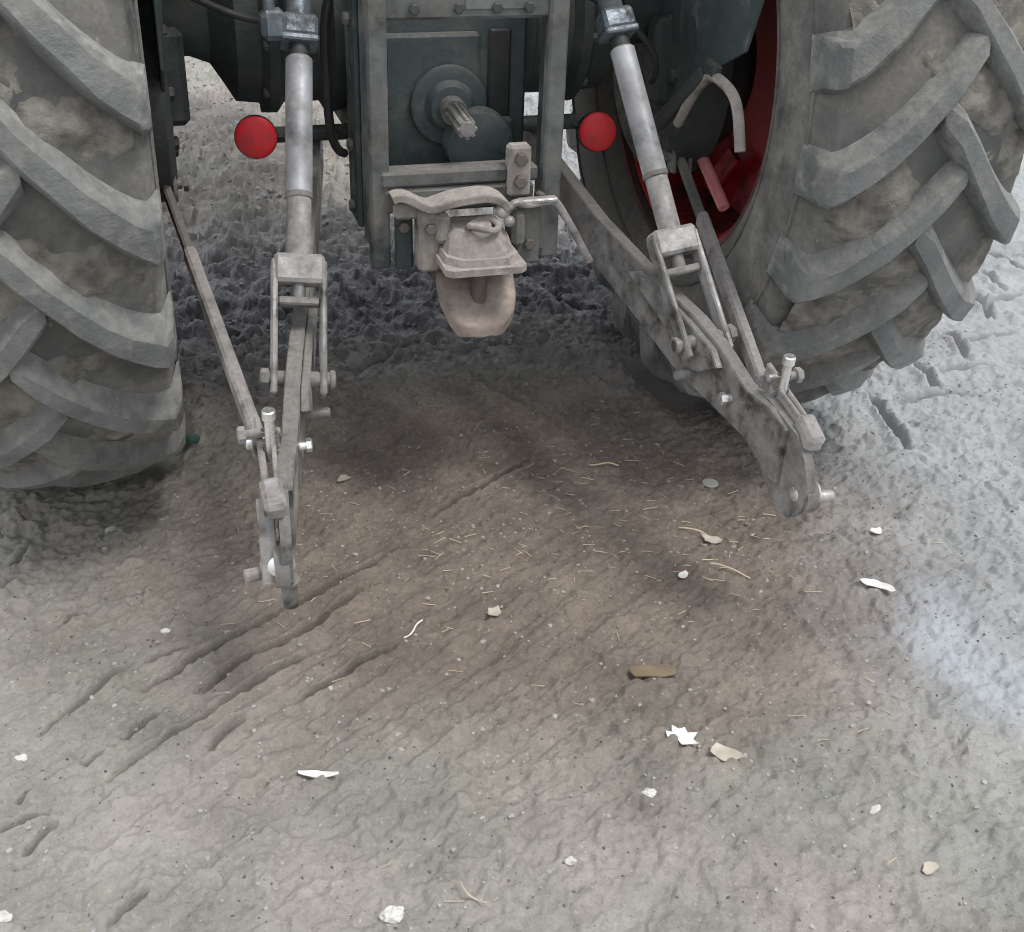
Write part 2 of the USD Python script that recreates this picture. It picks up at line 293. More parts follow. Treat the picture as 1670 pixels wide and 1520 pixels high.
def plate(poly, t, to3, c=0.0025):
    """extruded outline with chamfered rims; poly in (u, v), w in [-t/2, t/2]; to3 maps (n, 3) to the world"""
    P = Polygon(poly)
    lo = trimesh.creation.extrude_polygon(P, t - 2 * c, engine='earcut')
    lo.apply_translation((0, 0, -t / 2 + c))
    parts = [lo]
    Q = P.buffer(-c, join_style=2)
    cap = trimesh.creation.extrude_polygon(Q, t, engine='earcut'); cap.apply_translation((0, 0, -t / 2))
    parts.append(cap)
    m = trimesh.util.concatenate(parts)
    m.vertices = to3(np.asarray(m.vertices))
    return m

def circle_pts(c, r, n=24, a0=0.0, a1=2 * np.pi):
    t = np.linspace(a0, a1, n, endpoint=(a1 - a0) < 6.28)
    return np.stack([c[0] + r * np.cos(t), c[1] + r * np.sin(t)], 1)

def hexnut(p, d, r=0.014, h=0.012):
    m = lathe([(0, 0.0001), (0, r), (h * 0.8, r), (h, r * 0.8), (h, 0.0001)], p, d, 6)
    return m

# ------------------------------------------------------------------ ground
FURROWS = [[(-0.172, -0.613), (-0.285, -0.693), (-0.37, -0.748), (-0.473, -0.802), (-0.541, -0.839), (-0.618, -0.885), (-0.649, -0.91), (-0.685, -0.933)], [(-0.269, -0.733), (-0.377, -0.832), (-0.515, -0.894), (-0.597, -0.956)], [(-0.37, -0.891), (-0.467, -0.94), (-0.56, -0.997), (-0.607, -1.038), (-0.705, -1.101), (-0.755, -1.135)], [(-0.658, -0.995), (-0.717, -1.046)], [(-0.708, -0.862), (-0.793, -0.953), (-0.848, -1.005)], [(-0.736, -1.065), (-0.778, -1.086)], [(-0.829, -1.171), (-0.892, -1.198)], [(-0.824, -1.193), (-0.861, -1.235)], [(-0.53, -1.043), (-0.587, -1.094)], [(-0.699, -1.357), (-0.72, -1.378), (-0.749, -1.397)], [(-0.785, -0.684), (-0.821, -0.715)], [(-0.894, -0.539), (-0.932, -0.58)], [(0.167, -0.342), (0.025, -0.444), (-0.105, -0.537)], [(-0.262, -0.927), (-0.359, -0.987), (-0.448, -1.028)], [(-0.848, -1.117), (-0.865, -1.139)], [(-0.878, -0.441), (-0.915, -0.496)], [(-0.615, -0.838), (-0.678, -0.865)]]
WEAK = [[(-0.174, 0.622), (-0.335, 0.405), (-0.394, 0.303)], [(0.11, 0.388), (-0.088, 0.235), (-0.167, 0.144)], [(0.076, 0.314), (0.225, -0.048), (0.331, -0.294)], [(-0.004, 0.498), (-0.168, 0.329)]]
TREAD = [[(1.107, -0.214), (1.094, -0.33), (1.064, -0.479)], [(1.32, -0.086), (1.316, -0.16), (1.29, -0.255)], [(1.524, 0.068), (1.492, -0.085)], [(1.789, 0.309), (1.721, 0.126)], [(1.927, 0.476), (1.893, 0.302)], [(1.145, -0.274), (1.39, -0.295)], [(1.356, -0.154), (1.521, -0.161)], [(1.533, -0.005), (1.723, 0.038)], [(2.032, 0.593), (2.066, 0.447)], [(1.744, 0.213), (1.9, 0.252)]]
WHEEL_X = 0.577 + 0.2105
def grooves(x, y):
    z = np.zeros_like(x)
    wob = (meshkit.noise(np.stack([x * 9, y * 9, 0 * x], -1), 5) - 0.5) * 0.02
    amp = meshkit.noise(np.stack([x * 22, y * 22, 0 * x + 3], -1), 9)
    for lines, w, dep in ((FURROWS, 0.0058, 0.062), (WEAK, 0.009, 0.014), (TREAD, 0.0105, 0.075)):
        for L in lines:
            L = np.array(L)
            lo, hi = L.min(0) - 0.08, L.max(0) + 0.08
            k = np.nonzero((x > lo[0]) & (x < hi[0]) & (y > lo[1]) & (y < hi[1]))[0]
            if not len(k): continue
            px, py = x[k] + wob[k], y[k] + wob[k]
            best = np.full(len(k), 1e9); along = np.zeros(len(k)); run = 0.0
            for a, b in zip(L[:-1], L[1:]):
                d = b - a; t = np.clip(((px - a[0]) * d[0] + (py - a[1]) * d[1]) / (d @ d), 0, 1)
                q_ = np.hypot(px - a[0] - t * d[0], py - a[1] - t * d[1]); ln = np.hypot(*d)
                along = np.where(q_ < best, run + t * ln, along); best = np.minimum(best, q_); run += ln
            e = np.clip((amp[k] - 0.05) * 2.4, 0.6, 1.0) * np.clip(np.minimum(along, run - along) / (0.3 * run), 0.08, 1) ** 0.6
            ww = w * (0.62 + 0.45 * amp[k]) * min(1.0, 0.55 + run * 1.6)
            z[k] += e * dep * (-np.exp(-(best / ww) ** 2) + 0.16 * np.exp(-((best - 2.2 * w) / (1.2 * w)) ** 2))
    return z

def ground_z(x, y):
    shp = np.shape(x)
    x, y = np.ravel(np.asarray(x, float)), np.ravel(np.asarray(y, float))
    P = np.stack([x, y, 0 * x], -1)
    near = 1.0 / (1.0 + (np.hypot(x, y) / 8.0) ** 2)
    far = 1 / (1 + np.exp(-(y - 0.35) / 0.12)) * (1 / (1 + np.exp((x - 1.2) / 0.15)))
    flat = (1 - 0.5 * np.exp(-((x - 0.05) / 0.6) ** 2 - ((y + 0.55) / 0.5) ** 2)) * (1 - 0.6 * np.exp(-((x + 0.45) / 0.4) ** 2 - ((y + 0.95) / 0.3) ** 2))
    rough = 0.55 * flat
    z = 0.035 * (meshkit.fbm(P * 2.1, 3, 1) - 0.5)
    z += (rough + 1.6 * far) * 0.040 * (meshkit.fbm(P * 8.5, 3, 11) - 0.5)
    z += (rough + 0.9 * far) * 0.012 * (np.abs(meshkit.fbm(P * 19 + 0.4 * np.sin(P[:, [1, 0, 2]] * 9), 3, 21) - 0.5) * -2 + 0.25)
    z += (rough + 0.7 * far) * 0.022 * (meshkit.fbm(P * 42, 3, 31) - 0.5)
    z += (0.5 + 0.5 * flat) * (0.0060 * (meshkit.noise(P * 125, 41) - 0.5) + 0.007 * (meshkit.noise(P * 75, 43) - 0.5))
    cl = meshkit.fbm(P * 26, 2, 51)
    z += (rough + far) * 0.014 * np.clip((cl - 0.58) / 0.1, 0, 1) ** 0.7
    # dragged streaks along the scratch marks
    du, dv = x * 0.846 + y * 0.533, -x * 0.533 + y * 0.846
    drag = np.exp(-(np.maximum(x - 0.05, 0) / 0.25) ** 2 - ((y + 1.0) / 0.5) ** 2)
    z += drag * 0.026 * (meshkit.fbm(np.stack([du * 5, dv * 42, 0 * x], -1), 3, 61) - 0.5)
    du, dv = x * 0.55 - y * 0.83, x * 0.83 + y * 0.55
    dr2 = np.exp(-((x - 0.75) / 0.35) ** 2 - ((y + 1.0) / 0.5) ** 2)
    z += dr2 * 0.018 * (meshkit.fbm(np.stack([du * 7, dv * 38, 0 * x], -1), 3, 63) - 0.5)
    z = z * (0.15 + 0.85 * near) + grooves(x, y)
    # tyres press in, mud squeezed up beside them
    for s in (-1, 1):
        dx = np.abs(x - s * WHEEL_X); inx = 1 / (1 + np.exp((dx - 0.215) / 0.012))
        iny = np.exp(-(np.abs(y) / 0.21) ** 4)
        bank = np.exp(-((dx - 0.25) / 0.045) ** 2) * np.exp(-(y / 0.33) ** 2)
        z = z * (1 - 0.8 * inx * iny) - 0.03 * inx * iny + 0.018 * bank
    return z.reshape(shp)

def axis(segs):
    out = [segs[0][0]]
    for a, b, s0, s1 in segs:
        v = a; out_ = []
        while v < b - 1e-9:
            t = (v - a) / (b - a); v += s0 * (s1 / s0) ** t; out_.append(min(v, b))
        out += out_
    return np.array(out)
gx = axis([(-150, -8, 30, 1.2), (-8, -1.4, 0.6, 0.012), (-1.4, -0.95, 0.008, 0.0040), (-0.95, 0.10, 0.0031, 0.0031), (0.10, 1.25, 0.0042, 0.0042), (1.25, 2.6, 0.005, 0.014), (2.6, 8, 0.014, 0.5), (8, 150, 1.0, 30)])
gy = axis([(-60, -4, 20, 0.6), (-4, -1.75, 0.3, 0.012), (-1.75, -1.32, 0.0042, 0.0036), (-1.32, -0.45, 0.0031, 0.0033), (-0.45, 0.5, 0.0044, 0.0066), (0.5, 2.2, 0.0065, 0.014), (2.2, 7, 0.014, 0.12), (7, 30, 0.2, 3), (30, 300, 4, 60)])
GX, GY = np.meshgrid(gx, gy, indexing='xy')
GZ = ground_z(GX, GY)
nx, ny = len(gx), len(gy)
i, j = np.meshgrid(np.arange(nx - 1), np.arange(ny - 1), indexing='xy')
a = (j * nx + i).ravel()
faces = np.concatenate([np.stack([a, a + 1, a + nx + 1], -1), np.stack([a, a + nx + 1, a + nx], -1)])
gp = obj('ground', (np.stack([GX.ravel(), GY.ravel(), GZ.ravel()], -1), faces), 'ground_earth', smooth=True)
data(prim(gp), 'churned grey-brown bare earth with wheel marks behind a tractor', 'ground', kind='structure')

# ------------------------------------------------------------------ tractor
T = xform('tractor', loc=(0, 0, 0))
data(prim(T), 'old muddy tractor seen from behind with big lugged rear tyres and hanging linkage arms', 'tractor')

R, HW = 0.80, 0.2105
AXZ = 0.79
def carcass_r(u):
    u = abs(u) / 0.2
    return 0.762 - 0.047 * u ** 2.2
def lug_r(u):
    u = abs(u) / HW
    return 0.80 - 0.045 * u ** 2.0

def wheel(s):
    w = xform('rear_wheel', T)
    cx = s * WHEEL_X
    def P3(u, r, ph):                      # u: across, towards the outside positive is +x; ph from the bottom towards the rear
        return np.stack([cx + u, -r * np.sin(ph), AXZ - r * np.cos(ph)], -1)
    half = [(0.150, 0.425), (0.172, 0.432), (0.186, 0.455), (0.205, 0.49), (0.219, 0.53), (0.2245, 0.575), (0.223, 0.62), (0.216, 0.665), (0.209, 0.695), (0.203, 0.712)]
    tread = [(u, carcass_r(u)) for u in np.linspace(0.195, -0.195, 15)]
    prof = [(-u, r) for u, r in half[::-1]][::-1]
    prof = [( u, r) for u, r in half] + tread + [(-u, r) for u, r in half[::-1]]
    prof += [(-0.145, 0.44), (-0.10, 0.47), (0.10, 0.47), (0.145, 0.44), (0.150, 0.425)]
    pr = np.array(prof); n = 120
    ph = np.linspace(0, 2 * np.pi, n, endpoint=False)
    V = np.stack([cx + np.repeat(pr[:, 0], n), -np.outer(pr[:, 1], np.sin(ph)).ravel(), AXZ - np.outer(pr[:, 1], np.cos(ph)).ravel()], -1)
    k = len(pr)
    i, j = np.meshgrid(np.arange(k - 1), np.arange(n), indexing='ij')
    A, B = (i * n + j).ravel(), (i * n + (j + 1) % n).ravel()
    f = np.concatenate([np.stack([A, B, B + n], -1), np.stack([A, B + n, A + n], -1)])
    obj('tyre', trimesh.Trimesh(V, f, process=False), 'tyre_rubber', w, smooth=40)
    # raised rings on the sidewall
    rings = []
    for side in (-1, 1):
        for r0, uu0 in ((0.50, 0.2085), (0.655, 0.2185)):
            t = np.linspace(0, 2 * np.pi, 97)
            rings.append(path_tube(np.stack([np.full(97, cx + side * uu0), -r0 * np.sin(t), AXZ - r0 * np.cos(t)], -1), 0.005, 6))
    obj('sidewall_ring', rings, 'tyre_rubber', w)
    # lugs: bars slanting from the shoulder up to just past the centre of the tread
    STEP = 2 * np.pi / 22
    for side in (-1, 1):
        inner = side == -s
        base = math.radians(50.9 if s < 0 else 68.6) - (0 if inner else STEP / 2)
        for q in range(22):
            p0 = base + q * STEP
            rnd = np.random.default_rng(100 * q + (s > 0) * 17 + (side > 0) * 7)
            rings_ = []
            S = np.array([-0.035, 0.0, 0.04, 0.08, 0.12, 0.155, 0.185, 0.207, 0.219, 0.224])
            for m, u in enumerate(S):
                e = np.clip(u / HW, 0, 1)
                off = STEP * 0.98 * (1 - e) ** 1.25 if u > 0 else STEP * 0.98 * (1 + 0.9 * (-u) / HW)
                wt, wb = 0.030 + 0.005 * e, 0.055 + 0.006 * e      # half widths along the circumference
                if u < 0: wt *= 0.9; wb *= 0.95
                rt, rb = lug_r(u) + rnd.normal(0, 0.0012), carcass_r(min(abs(u), 0.2)) - 0.012
                if u > 0.21: rt, rb = (0.738, 0.66) if m == len(S) - 2 else (0.70, 0.645)
                if m == 0: rt -= 0.010; wt *= 0.8
                bev = 0.007
                jt = rnd.normal(0, 0.0015, 6)
                sec = [(-wb * 0.9, rb), (-wt - bev * 0.7 + jt[0], rt - bev * 1.3), (-wt + bev + jt[1], rt), (wt - bev + jt[2], rt), (wt + bev * 0.7 + jt[3], rt - bev * 1.3), (wb, rb)]
                rings_.append(np.array([P3(side * u, r, p0 + off + c / 0.77) for c, r in sec]))
            V = np.concatenate(rings_); K = 6
            fs = []
            for m in range(len(S) - 1):
                for c in range(K - 1):
                    a0 = m * K + c; b0 = a0 + 1
                    fs += [(a0, b0, b0 + K), (a0, b0 + K, a0 + K)]
            for m in (0, len(S) - 1):
                o = m * K
                fs += [(o, o + 1, o + 5), (o + 1, o + 4, o + 5), (o + 1, o + 2, o + 4), (o + 2, o + 3, o + 4)]
            lm = trimesh.Trimesh(V, np.array(fs), process=False)
            lm.fix_normals()
            obj('lug', lm, 'lug_rubber', w, smooth=28)
    # mud caked between the lugs
    nu, nph = 70, 620
    U = np.linspace(-0.195, 0.195, nu); PH = np.linspace(0, 2 * np.pi, nph)
    UU, PP = np.meshgrid(U, PH, indexing='ij')
    q3 = P3(UU, np.full(UU.shape, 0.75), PP)
    nz = meshkit.fbm(q3 * 9, 4, 3 if s > 0 else 8); nf = meshkit.fbm(q3 * 45, 3, 4)
    hgt = np.clip((nz - (0.46 if s > 0 else 0.50)) / 0.13, -0.5, 1.0) * 0.013 + (nf - 0.5) * 0.013 - 0.002
    rad = np.array([carcass_r(u) for u in U])[:, None] + hgt
    MV = P3(UU, rad, PP).reshape(-1, 3)
    i, j = np.meshgrid(np.arange(nu - 1), np.arange(nph - 1), indexing='ij')
    A = (i * nph + j).ravel()
    f = np.concatenate([np.stack([A, A + nph, A + nph + 1], -1), np.stack([A, A + nph + 1, A + 1], -1)])
    if True:
        f = f[:, ::-1]
    mp = obj('caked_mud', trimesh.Trimesh(MV, f, process=False), 'caked_mud', w, smooth=True)
    data(prim(mp), 'dried mud stuck between the tyre lugs', kind='stuff')
    # red rim: flanges, barrel, dished centre
    rp = [(-0.160, 0.436), (-0.160, 0.424), (-0.14, 0.405), (-0.08, 0.392), (0.03, 0.39), (0.10, 0.395), (0.14, 0.405), (0.160, 0.424), (0.160, 0.436)]
    o = [(a_, b_ - 0.007) for a_, b_ in rp[::-1]]
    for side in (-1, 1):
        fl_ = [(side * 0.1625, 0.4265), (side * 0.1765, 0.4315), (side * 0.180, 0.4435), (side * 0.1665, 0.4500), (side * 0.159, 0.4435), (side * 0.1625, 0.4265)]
        obj('rim_flange', lathe(fl_, (cx, 0, AXZ), (1, 0, 0), 96), 'shaded_red', w)
    obj('rim', lathe(rp + o + rp[:1], (cx, 0, AXZ), (1, 0, 0), 96), 'red_paint', w)
    # wheel disc lies on the outer half
    dsc = [(0.02, 0.392), (0.035, 0.33), (0.075, 0.27), (0.085, 0.13), (0.085, 0.001)]
    d2 = [(a_ + 0.012, b_) for a_, b_ in dsc[::-1]]
    obj('wheel_disc', lathe([(s * a_, b_) for a_, b_ in dsc + d2 + dsc[:1]], (cx, 0, AXZ), (1, 0, 0), 72), 'red_paint', w)
    for q in range(8):                                     # lugs joining rim and disc, seen from inside
        t = q * np.pi / 4 + 0.42
        c0 = np.array([cx - s * 0.015, -0.375 * math.sin(t), AXZ - 0.375 * math.cos(t)])
        c1 = np.array([cx + s * 0.03, -0.27 * math.sin(t), AXZ - 0.27 * math.cos(t)])
        obj('rim_clamp', bar(c0, c1, 0.055, 0.018, 0.004, up=(1, 0, 0)), 'red_paint', w)
    hub = [(-0.11, 0.001), (-0.11, 0.10), (-0.105, 0.115), (-0.105, 0.225), (-0.092, 0.245), (-0.02, 0.25), (-0.01, 0.20), (0.03, 0.20), (0.05, 0.19), (0.084, 0.15), (0.084, 0.001)]
    obj('hub', lathe([(s * a_, b_) for a_, b_ in hub], (cx - s * 0.16 + s * 0.0, 0, AXZ), (1, 0, 0), 48), 'dark_casting', w)
    for q in range(8):
        t = q * np.pi / 4
        obj('hub_bolt', hexnut((cx - s * 0.262, -0.15 * math.sin(t), AXZ - 0.15 * math.cos(t)), (-s, 0, 0), 0.014, 0.014), 'dark_casting', w)
for s in (-1, 1):
    wheel(s)
obj('rim_glint', tube((0.60, -0.135, 0.632), (0.60, -0.300, 0.545), 0.0135), 'red_glint', T)  # added rod that carries the painted red reflection

# tractor body, mostly out of view; it also shades the ground below
gb = [box((0, 0.28, 0.86), (0.34, 0.96, 0.42), 0.03), box((0, 1.15, 0.88), (0.30, 0.9, 0.36), 0.04), lathe([(0, 0.001), (0, 0.2), (0.05, 0.22), (0.12, 0.19), (0.12, 0.001)], (0, 0.78, 0.86), (0, 1, 0), 40)]
obj('gearbox_housing', gb, 'dark_casting', T)
pl = [box((0, 0.40, 1.19), (1.04, 0.8, 0.02), 0.005)]
obj('added_platform', pl, 'dark_casting', T)  # unseen deck, added to shade the ground under the tractor
obj('added_cab', [box((0, 0.45, 1.95), (1.30, 1.30, 1.45), 0.08), box((0, 0.42, 2.72), (1.45, 1.75, 0.14), 0.05)], 'dark_casting', T)  # unseen solid box, added to darken the ground behind the tractor
obj('seat_base', box((0, 0.25, 1.30), (0.42, 0.42, 0.22), 0.03), 'dark_casting', T)
obj('engine_cover', [box((0, 2.05, 1.12), (0.52, 1.2, 0.62), 0.06)], 'red_paint', T)
# trumpet housings, half shafts, brake covers
for s in (-1, 1):
    d = (s, 0, 0)
    tr = [(0.0, 0.001), (0.0, 0.185), (0.03, 0.19), (0.045, 0.165), (0.12, 0.165), (0.135, 0.185), (0.155, 0.185), (0.17, 0.165), (0.215, 0.16), (0.235, 0.125), (0.26, 0.085), (0.30, 0.07), (0.355, 0.07), (0.355, 0.001)]
    obj('axle_housing', [lathe(tr, (s * 0.172, 0.02, 0.895), d, 48)], 'dark_casting', T)
    for q in range(10):
        t = q * np.pi / 5 + 0.2
        obj('axle_bolt', hexnut((s * 0.327, 0.02 - 0.174 * math.sin(t), 0.895 - 0.174 * math.cos(t)), d, 0.011, 0.012), 'teal_casting', T)
    # inner mudguard panel
    poly = [(0.62, 0.90), (0.62, 1.62), (-0.30, 1.62), (-0.50, 1.45), (-0.52, 1.10), (-0.44, 0.90), (-0.30, 0.83), (0.2, 0.86)]
    m = plate(poly, 0.006, lambda v, s=s: np.stack([s * (0.535 + v[:, 2]), v[:, 0], v[:, 1]], -1), 0.001)
    if s < 0: m.invert()
    obj('mudguard_panel', m, 'teal_casting', T)
    # stabiliser hanger: muddy drop bracket with a clevis at its foot
    hg = [bar((s * 0.532, -0.13, 1.02), (s * 0.549, -0.155, 0.66), 0.05, 0.035, 0.006, up=(1, 0, 0)),
          bar((s * 0.520, -0.09, 0.90), (s * 0.520, -0.10, 0.72), 0.06, 0.07, 0.012, up=(1, 0, 0))]
    h_ = xform('stabiliser_hanger', T)
    obj('drop_bar', hg, 'dark_casting', h_)
    for e in (-1, 1):
        obj('clevis_cheek', bar((s * 0.549 + e * 0.019, -0.148, 0.70), (s * 0.549 + e * 0.019, -0.165, 0.585), 0.036, 0.008, 0.002, up=(1, 0, 0)), 'dusty_steel', h_)
    obj('clevis_pin', [tube((s * 0.515, -0.158, 0.618), (s * 0.585, -0.158, 0.618), 0.010), hexnut((s * 0.513, -0.158, 0.618), (-s, 0, 0), 0.016, 0.01)], 'dusty_steel', h_)
    obj('pad', box((s * 0.545, -0.172, 0.675), (0.034, 0.02, 0.014), 0.003), 'rod_dusty', h_)

# centre: rear plate, PTO, frame bars
obj('rear_plate', [box((0, -0.225, 0.80), (0.325, 0.03, 0.36), 0.006), box((-0.03, -0.243, 0.775), (0.19, 0.02, 0.27), 0.012)], 'teal_casting', T)
obj('recess_shade', [box((0.105, -0.243, 0.815), (0.045, 0.012, 0.20), 0.006)], 'black_rubber', T)  # black slab that paints in the darkness of the recess
fl = [(0, 0.001), (0, 0.072), (0.006, 0.076), (0.014, 0.076), (0.018, 0.07), (0.018, 0.05), (0.026, 0.046), (0.034, 0.04), (0.036, 0.001)]
obj('pto_flange', lathe(fl, (0.0, -0.25, 0.777), (0, -1, 0.0), 40), 'teal_casting', T)
sp_ = []
for q in range(8):
    t = q * np.pi / 4
    o = np.array([0.0165 * math.cos(t), 0, 0.0165 * math.sin(t)])
    sp_.append(bar(np.array([0, -0.31, 0.775]) + o, np.array([0, -0.408, 0.768]) + o, 0.0075, 0.006, 0.0015, up=(math.cos(t), 0, math.sin(t))))
obj('pto_shaft', [tube((0, -0.26, 0.777), (0, -0.41, 0.768), 0.0155)] + sp_ + [tube((0, -0.275, 0.776), (0, -0.31, 0.774), 0.026)], 'dusty_steel', T)
obj('pto_cover', [lathe([(0, 0.001), (0, 0.062), (0.012, 0.068), (0.05, 0.066), (0.06, 0.052), (0.062, 0.001)], (0.052, -0.262, 0.712), (0.0, -1, -0.1), 40), box((0.105, -0.262, 0.715), (0.05, 0.02, 0.07), 0.008)], 'teal_casting', T)
for s in (-1, 1):
    b_ = xform('frame_bar', T)
    obj('channel', [box((s * 0.168, -0.40, 0.86), (0.036, 0.03, 0.70), 0.004), box((s * 0.184, -0.375, 0.88), (0.006, 0.07, 0.66), 0.002)], 'grey_frame', b_)
    obj('side_plate', box((s * 0.192, -0.295, 0.88), (0.010, 0.10, 0.62), 0.004), 'teal_casting', b_)
    for z in (0.60, 0.72, 0.95):
        obj('bolt', hexnut((s * 0.198, -0.30, z), (s, 0, 0), 0.012, 0.01), 'dusty_steel', b_)
obj('top_crossbar', [box((0, -0.385, 0.985), (0.31, 0.04, 0.045), 0.006), box((0.055, -0.398, 0.992), (0.13, 0.02, 0.03), 0.004)], 'grey_frame', T)
for q, x in enumerate((-0.1, -0.02, 0.05, 0.11)):
    obj('crossbar_bolt', hexnut((x, -0.409, 0.983), (0, -1, 0), 0.010, 0.008), 'dark_casting', T)
obj('lower_crossbar', [box((-0.015, -0.395, 0.683), (0.305, 0.05, 0.030), 0.005), box((-0.015, -0.405, 0.642), (0.29, 0.03, 0.045), 0.005)], 'grey_frame', T)
cs = [box((0.098, -0.415, 0.69), (0.045, 0.03, 0.10), 0.006)]
obj('crossbar_bracket', cs, 'hitch_casting', T)
for z in (0.715, 0.672):
    obj('bracket_bolt', [hexnut((0.098, -0.43, z), (0, -1, 0), 0.013, 0.012)], 'rust', T)
for x in (-0.11, -0.05):
    obj('crossbar_bolt', hexnut((x, -0.42, 0.643), (0, -1, 0), 0.012, 0.010), 'dark_casting', T)

# cross shaft with red reflectors
obj('cross_shaft', [tube((-0.34, -0.10, 0.69), (0.34, -0.10, 0.69), 0.016)], 'dark_casting', T)
for s in (-1, 1):
    rf = xform('reflector', T)
    z = 0.694 if s < 0 else 0.672
    obj('mount', [bar((s * 0.31, -0.105, 0.69), (s * 0.366, -0.12, z), 0.03, 0.006, 0.002), lathe([(0, 0.001), (0, 0.0425), (0.012, 0.0425), (0.016, 0.0415), (0.016, 0.001)], (s * 0.362, -0.122, z), (-0.1, -1, 0.2), 40)], 'black_rubber', rf)
    le = [(0.0, 0.041)] + [(0.010 * math.sin(a_) + 0.0, 0.041 * math.cos(a_)) for a_ in np.linspace(0.05, 1.569, 9)]
    obj('lens', lathe([(0, 0.001)] + le, np.array((s * 0.362, -0.122, z)) + 0.0165 * np.array((-0.1, -1, 0.2)), (-0.1, -1, 0.2), 40), 'red_lens', rf)

# drawbar hitch
H = xform('drawbar_hitch', T)
def ribbon(P, w, t, wdir):
    P = np.asarray(P, float); n = len(P)
    T_ = np.gradient(P, axis=0); T_ /= np.linalg.norm(T_, axis=1, keepdims=True)
    wdir = np.asarray(wdir, float); N_ = np.cross(T_, wdir); N_ /= np.linalg.norm(N_, axis=1, keepdims=True)
    w = np.broadcast_to(w, n)[:, None]
    c = [(-.5, -.36), (-.46, -.5), (.46, -.5), (.5, -.36), (.5, .36), (.46, .5), (-.46, .5), (-.5, .36)]
    V = np.stack([P + wdir * w * a_ + N_ * t * b_ for a_, b_ in c], 1).reshape(-1, 3)
    i, j = np.meshgrid(np.arange(n - 1), np.arange(8), indexing='ij')
    A_, B_ = (i * 8 + j).ravel(), (i * 8 + (j + 1) % 8).ravel()
    f = [np.stack([A_, B_, B_ + 8], -1), np.stack([A_, B_ + 8, A_ + 8], -1)]
    for o in (0, (n - 1) * 8):
        f.append(np.array([(o, o + k, o + k + 1) for k in range(1, 7)]))
    m = trimesh.Trimesh(V, np.concatenate(f), process=False); m.fix_normals()
    return m
yp = smooth_path([(-0.150, -0.42, 0.655), (-0.11, -0.43, 0.650), (-0.085, -0.44, 0.640), (-0.05, -0.455, 0.652), (-0.01, -0.46, 0.660), (0.035, -0.46, 0.658), (0.06, -0.465, 0.640)], 36)
obj('yoke', [ribbon(yp, 0.060, 0.016, (0, 1, 0)), box((-0.115, -0.425, 0.628), (0.062, 0.03, 0.03), 0.006)], 'hitch_casting', H)
obj('cheek', [box((-0.083, -0.432, 0.575), (0.042, 0.05, 0.125), 0.006), box((-0.06, -0.45, 0.60), (0.03, 0.04, 0.06), 0.01)], 'hitch_casting', H)
obj('cheek', [box((0.112, -0.430, 0.575), (0.050, 0.04, 0.125), 0.005), box((0.088, -0.44, 0.59), (0.026, 0.06, 0.07), 0.008)], 'grey_frame', H)
obj('guide_plate', [box((-0.123, -0.405, 0.565), (0.034, 0.016, 0.12), 0.004)], 'teal_casting', H)
obj('guide_plate', [box((0.147, -0.405, 0.585), (0.016, 0.03, 0.115), 0.004)], 'grey_frame', H)
for x, y_, z in ((-0.083, -0.458, 0.60), (-0.125, -0.415, 0.592), (0.114, -0.451, 0.555)):
    obj('cheek_bolt', hexnut((x, y_, z), (0, -1, 0), 0.011, 0.010), 'rust', H)
# upper jaw: dome with a lip
up = [(-0.075, -0.38), (0.075, -0.38)] + [tuple(p) for p in circle_pts((0, -0.475), 0.078, 24, 0, -np.pi)]
def dome(v):
    r = np.hypot(v[:, 0], v[:, 1] + 0.475) / 0.078
    lift = 0.028 * np.clip(1 - r ** 2, 0, 1)
    return np.stack([v[:, 0], v[:, 1], 0.553 + v[:, 2] + lift], -1)
gxs = []
nr, nt = 9, 40
t = np.linspace(0, 2 * np.pi, nt, endpoint=False)
prof = [(0.0, 0.001)] 
def loft(sections):
    pts = []
    for z, hw, yf, yb, c in sections:
        pts += [(x * hw + 0.005, y, z) for x, y in ((-1, yb), (1, yb), (1, yf + c), (1 - c / hw, yf), (-1 + c / hw, yf), (-1, yf + c))]
    return trimesh.convex.convex_hull(np.array(pts))
casting = [loft([(0.536, 0.078, -0.552, -0.41, 0.012), (0.549, 0.078, -0.552, -0.41, 0.012)]),
           loft([(0.5485, 0.071, -0.540, -0.412, 0.024), (0.562, 0.069, -0.536, -0.412, 0.026)]),
           loft([(0.5615, 0.064, -0.530, -0.408, 0.030), (0.590, 0.056, -0.512, -0.405, 0.030), (0.602, 0.046, -0.500, -0.405, 0.024)]),
           tube((0.008, -0.478, 0.598), (0.008, -0.480, 0.613), 0.024, 0.021, n=20)]
obj('upper_jaw', casting, 'hitch_casting', H, smooth=22)
tt = np.linspace(0, 2 * np.pi, 29)
obj('pin_ring', path_tube(np.stack([0.012 + 0.027 * np.cos(tt), -0.492 + 0.027 * np.sin(tt), 0.612 + 0.004 * np.sin(tt * 2)], -1), 0.0065, 10), 'hitch_casting', H)
obj('coupling_pin', [tube((0.008, -0.480, 0.455), (0.008, -0.485, 0.610), 0.015)], 'rust', H)
